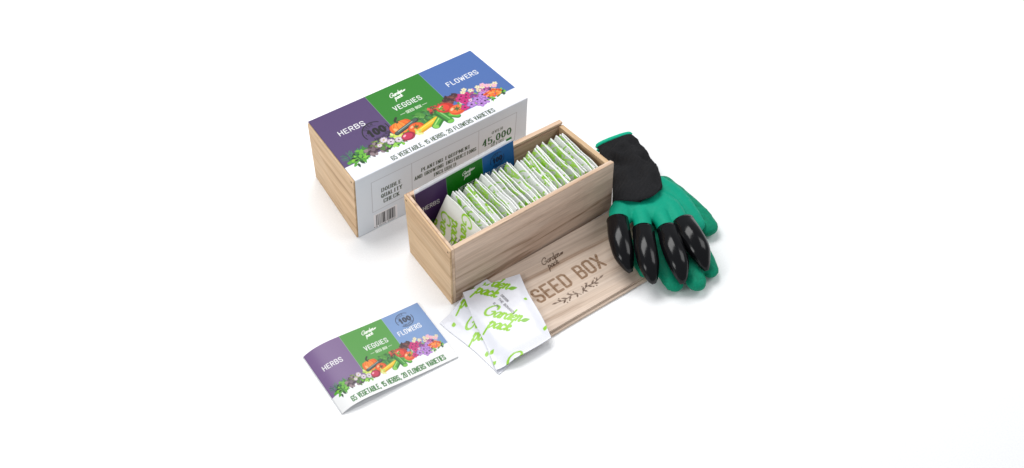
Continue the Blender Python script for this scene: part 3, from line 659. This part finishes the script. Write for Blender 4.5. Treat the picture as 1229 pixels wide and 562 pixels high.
def knit():
    m, N, L, b = newmat('black_knit'); tc = N.new('ShaderNodeTexCoord'); mp = N.new('ShaderNodeMapping'); L.new(tc.outputs['Object'], mp.inputs[0]); mp.inputs['Rotation'].default_value = (0, 0, .5)
    wv = N.new('ShaderNodeTexWave'); wv.inputs['Scale'].default_value = 170; wv.inputs['Distortion'].default_value = 1.0; wv.inputs['Detail'].default_value = 1; L.new(mp.outputs[0], wv.inputs[0])
    n = noise(N, L, tc.outputs['Object'], 900, 3); ad = N.new('ShaderNodeMath'); ad.operation = 'MULTIPLY_ADD'; L.new(wv.outputs[1], ad.inputs[0]); ad.inputs[1].default_value = .6; L.new(n.outputs[0], ad.inputs[2])
    r = ramp(N, L, ad.outputs[0], [(.3, (14, 14, 15)), (1, (44, 44, 46))]); L.new(r.outputs[0], b.inputs['Base Color'])
    b.inputs['Roughness'].default_value = .95; b.inputs['Specular IOR Level'].default_value = .1; bumped(N, L, b, ad.outputs[0], .6, .0008); return m
M_KNIT = knit()
def clawmat():
    m, N, L, b = newmat('black_hard_plastic'); tc = N.new('ShaderNodeTexCoord'); n = noise(N, L, tc.outputs['Object'], 220, 5, .65)
    b.inputs['Base Color'].default_value = (.004, .004, .005, 1); mr = N.new('ShaderNodeMapRange'); mr.inputs[3].default_value = .09; mr.inputs[4].default_value = .22; L.new(n.outputs[0], mr.inputs[0]); L.new(mr.outputs[0], b.inputs['Roughness'])
    b.inputs['Specular IOR Level'].default_value = .27; bumped(N, L, b, n.outputs[0], .12, .0006); return m
M_CLAW = clawmat()
def blobs(chains, voxel=.0016, smooth=10):
    """union of tapered flattened limbs; chain = [(px,py,z,r_side,r_height),...] grown into one skin"""
    bm = bmesh.new()
    for ch in chains:
        P = cat([(*at(p[0], p[1], p[2]), p[3], p[4]) for p in ch], 8)
        for q in P:
            mtx = Matrix.Translation(Vector(q[:3].tolist())) @ Matrix.Diagonal((q[3], q[3], q[4], 1))
            bmesh.ops.create_icosphere(bm, subdivisions=2, radius=1, matrix=mtx)
    me = bpy.data.meshes.new('tmp'); bm.to_mesh(me); bm.free(); o = bpy.data.objects.new('tmp', me); COL.objects.link(o)
    r = o.modifiers.new('r', 'REMESH'); r.mode = 'VOXEL'; r.voxel_size = voxel
    s = o.modifiers.new('s', 'SMOOTH'); s.iterations = smooth; s.factor = .6
    bpy.context.view_layer.update(); dg = bpy.context.evaluated_depsgraph_get(); out = bpy.data.meshes.new_from_object(o.evaluated_get(dg)); bpy.data.objects.remove(o); return out
def crumple(me, amp, sc, floor=None, rings=0):
    n = len(me.vertices); co = np.empty(n * 3, np.float32); me.vertices.foreach_get('co', co); nr = np.empty(n * 3, np.float32); me.vertices.foreach_get('normal', nr)
    co = co.reshape(-1, 3); nr = nr.reshape(-1, 3)
    d = np.array([mnoise.fractal(Vector((c * sc).tolist()), .9, 2.0, 3) for c in co], np.float32); 
    if rings:
        q = (np.arange(n) // rings) / (n // rings - 1); wt_ = np.clip(q * 4, 0, 1) * (1 - .6 * np.clip(q * 4 - 3, 0, 1)); d = (1 - 2.6 * np.abs(d)) * wt_ * np.clip(nr[:, 2] * 1.3 - .25, 0, 1)
    co = co + nr * (d * amp)[:, None]
    if floor is not None: co[:, 2] = np.maximum(co[:, 2], floor)
    me.vertices.foreach_set('co', co.astype(np.float32).ravel()); me.update()
def loft(rings, cap=True):
    bm = bmesh.new(); R = [[bm.verts.new(p) for p in r] for r in rings]; n = len(R[0])
    for a, b in zip(R, R[1:]):
        for i in range(n): bm.faces.new((a[i], a[(i + 1) % n], b[(i + 1) % n], b[i]))
    if cap: bm.faces.new(R[0][::-1]); bm.faces.new(R[-1])
    bmesh.ops.recalc_face_normals(bm, faces=bm.faces); me = bpy.data.meshes.new('loft'); bm.to_mesh(me); bm.free(); return me
def cuff(L_, R_, zs, hs, bulge, n=48):
    """flattened knit tube through pairs of photograph edge points"""
    rings = []
    LR = cat([(*at(l[0], l[1], z), *at(r[0], r[1], z), h, b) for l, r, z, h, b in zip(L_, R_, zs, hs, bulge)], 7)
    for q in LR:
        l, r = Vector(q[:3].tolist()), Vector(q[3:6].tolist()); h, b = q[6], q[7]; c = (l + r) / 2; e = (r - l) / 2
        f = Vector((e.y, -e.x, 0)).normalized(); ring = []
        for i in range(n):
            t = 2 * math.pi * i / n; ct, st = math.cos(t), math.sin(t)
            ring.append(c + e * math.copysign(abs(ct) ** .85, ct) + Vector((0, 0, h * math.copysign(abs(st) ** .8, st))) + f * b * (1 - ct * ct))
        rings.append(ring)
    return rings
def claw(pts, parent, base):
    """pts: (px,py,z,half width,half height) from the open root to the tip"""
    P = cat([(*at(p[0], p[1], p[2]), p[3], p[4]) for p in pts], 8); rings = []
    for i, q in enumerate(P):
        a, b = P[max(0, i - 1)][:3], P[min(len(P) - 1, i + 1)][:3]; d = Vector((b - a).tolist()).normalized(); sd = d.cross(Vector((0, 0, 1))).normalized(); up = sd.cross(d)
        rings.append([Vector(q[:3].tolist()) + sd * q[3] * math.cos(t) + up * q[4] * (math.sin(t) if math.sin(t) > 0 else .8 * math.sin(t)) for t in np.linspace(0, 2 * math.pi, 29)[:-1]])
    # rolled rim at the root
    c = sum(rings[0], Vector()) / len(rings[0]); r0 = [c + (p - c) * .9 for p in rings[0]]; r1 = [c + (p - c) * 1.04 for p in rings[0]]
    me = loft([r0, r1] + rings[1:]); return link('claw', me, M_CLAW, parent, base, True)
# lower glove, palm up
baseG2 = Vector((.40, -.26, 0)); g2 = empty('garden_glove', baseG2)
tag(g2, 'lower green glove with crinkled palm and fingertips poking out under the clawed one', 'glove')
k = .00125
body2 = blobs([
 [(768, 225, .020, 24 * k, .013), (790, 262, .018, 27 * k, .014), (800, 290, .017, 25 * k, .012)],
 [(790, 262, .018, 20 * k, .012), (770, 290, .017, 12 * k, .010), (768, 312, .016, 10.5 * k, .008), (774, 327, .013, 8 * k, .006)],
 [(795, 272, .018, 20 * k, .012), (793, 300, .018, 11 * k, .011), (799, 325, .016, 12 * k, .011), (809, 341, .012, 11.5 * k, .009)],
 [(803, 272, .018, 20 * k, .012), (818, 300, .018, 11.5 * k, .011), (829, 322, .017, 12.5 * k, .0125), (836, 339, .0135, 12.5 * k, .0105)],
 [(803, 265, .018, 20 * k, .012), (830, 288, .016, 12 * k, .010), (845, 308, .013, 11 * k, .010), (853, 325, .011, 10 * k, .009)],
 [(795, 225, .016, 18 * k, .012), (818, 242, .015, 16 * k, .012), (838, 261, .014, 16 * k, .0125), (848, 272, .013, 14.5 * k, .011)]])
crumple(body2, .0010, 60, .0006); link('hand', body2, M_LATC, g2, baseG2, True)
rg = cuff([(718, 180), (726, 200), (736, 225), (742, 244)], [(757, 164.5), (771, 183), (784, 212), (792, 240)], [.016, .014, .014, .016], [.006, .009, .011, .013], [0, 0, 0, .004])
me = loft(rg); crumple(me, .0018, 45, .0006); link('cuff', me, M_KNIT, g2, baseG2, True)
def hem(ring, parent, base, r=.0022):
    n = len(ring); R = []
    for i in range(n + 1):
        a, b = ring[(i - 1) % n], ring[(i + 1) % n]; d = (b - a).normalized(); s_ = d.cross(Vector((0, 0, 1))); s_ = s_.normalized() if s_.length > 1e-4 else Vector((1, 0, 0)); u_ = s_.cross(d)
        R.append([ring[i % n] + s_ * r * 1.5 * math.cos(t) + u_ * r * math.sin(t) for t in np.linspace(0, 2 * math.pi, 11)[:-1]])
    return link('hem', loft(R, False), M_HEM, parent, base, True)
hem(rg[0], g2, baseG2)
# upper glove, back of the hand up, with four plastic claws
baseG1 = Vector((.38, -.22, .02)); g1 = empty('garden_glove', baseG1)
tag(g1, 'upper green glove with black cuff and four black plastic claws beside the open box', 'glove')
body1 = blobs([
 [(757, 232, .034, 15 * k, .008), (762, 250, .039, 21 * k, .012)], [(775, 230, .034, 15 * k, .008), (783, 246, .039, 19 * k, .012), (800, 250, .040, 14 * k, .012)],
 [(757, 244, .041, 17 * k, .0125), (775, 254, .041, 17 * k, .0125), (800, 254, .041, 15 * k, .0125)],
 [(752, 243, .038, 14 * k, .011), (746, 255, .040, 15.5 * k, .013), (743, 272, .040, 11.5 * k, .012)],
 [(765, 246, .037, 15 * k, .011), (770, 260, .042, 12 * k, .013), (773, 285, .042, 10 * k, .012)],
 [(784, 246, .037, 15 * k, .011), (794, 262, .043, 11.5 * k, .013), (803, 285, .042, 10 * k, .012)],
 [(788, 236, .034, 13 * k, .010), (806, 252, .041, 14 * k, .013), (820, 275, .042, 10.5 * k, .012)],
 [(790, 222, .032, 14 * k, .012), (808, 236, .030, 15.5 * k, .012), (824, 255, .027, 14.5 * k, .0125), (834, 269, .024, 13 * k, .011)]])
crumple(body1, .0012, 30); link('hand', body1, M_LAT, g1, baseG1, True)
rg = cuff([(716.5, 176), (724, 190), (731, 205), (735, 226), (735, 243)], [(757, 161), (767, 172), (780, 190), (791, 207), (795, 225)],
          [.028, .030, .034, .038, .041], [.006, .009, .013, .0175, .019], [0, .001, .004, .013, .028])
me = loft(rg); crumple(me, .0062, 22, None, 48); link('cuff', me, M_KNIT, g1, baseG1, True); hem(rg[0], g1, baseG1)
for pts in ([(741.5, 265, .042, 12.2, .0140), (744, 285, .044, 12.8, .0145), (749, 306, .038, 11.4, .013), (754, 320, .030, 6.5, .008), (757, 327, .024, 2.2, .003)],
            [(772, 276, .044, 12, .0140), (774.5, 296, .047, 12.6, .0145), (779, 318, .041, 11.4, .0130), (783, 334, .031, 6.5, .008), (785, 340.5, .025, 2.2, .003)],
            [(801.5, 276, .044, 12, .0140), (807, 295, .048, 12.8, .0145), (814, 315, .043, 11.8, .0130), (818, 332, .033, 7, .008), (819, 341, .026, 2.2, .003)],
            [(820, 267, .044, 12.8, .0140), (829, 282, .048, 13.6, .015), (839, 300, .043, 12.6, .0130), (845, 316, .032, 7, .008), (848, 325, .025, 2.2, .003)]):
    claw([(a, b, c, (d + (1.0 if d > 10 else .8)) * k, e) for a, b, c, d, e in pts], g1, baseG1)
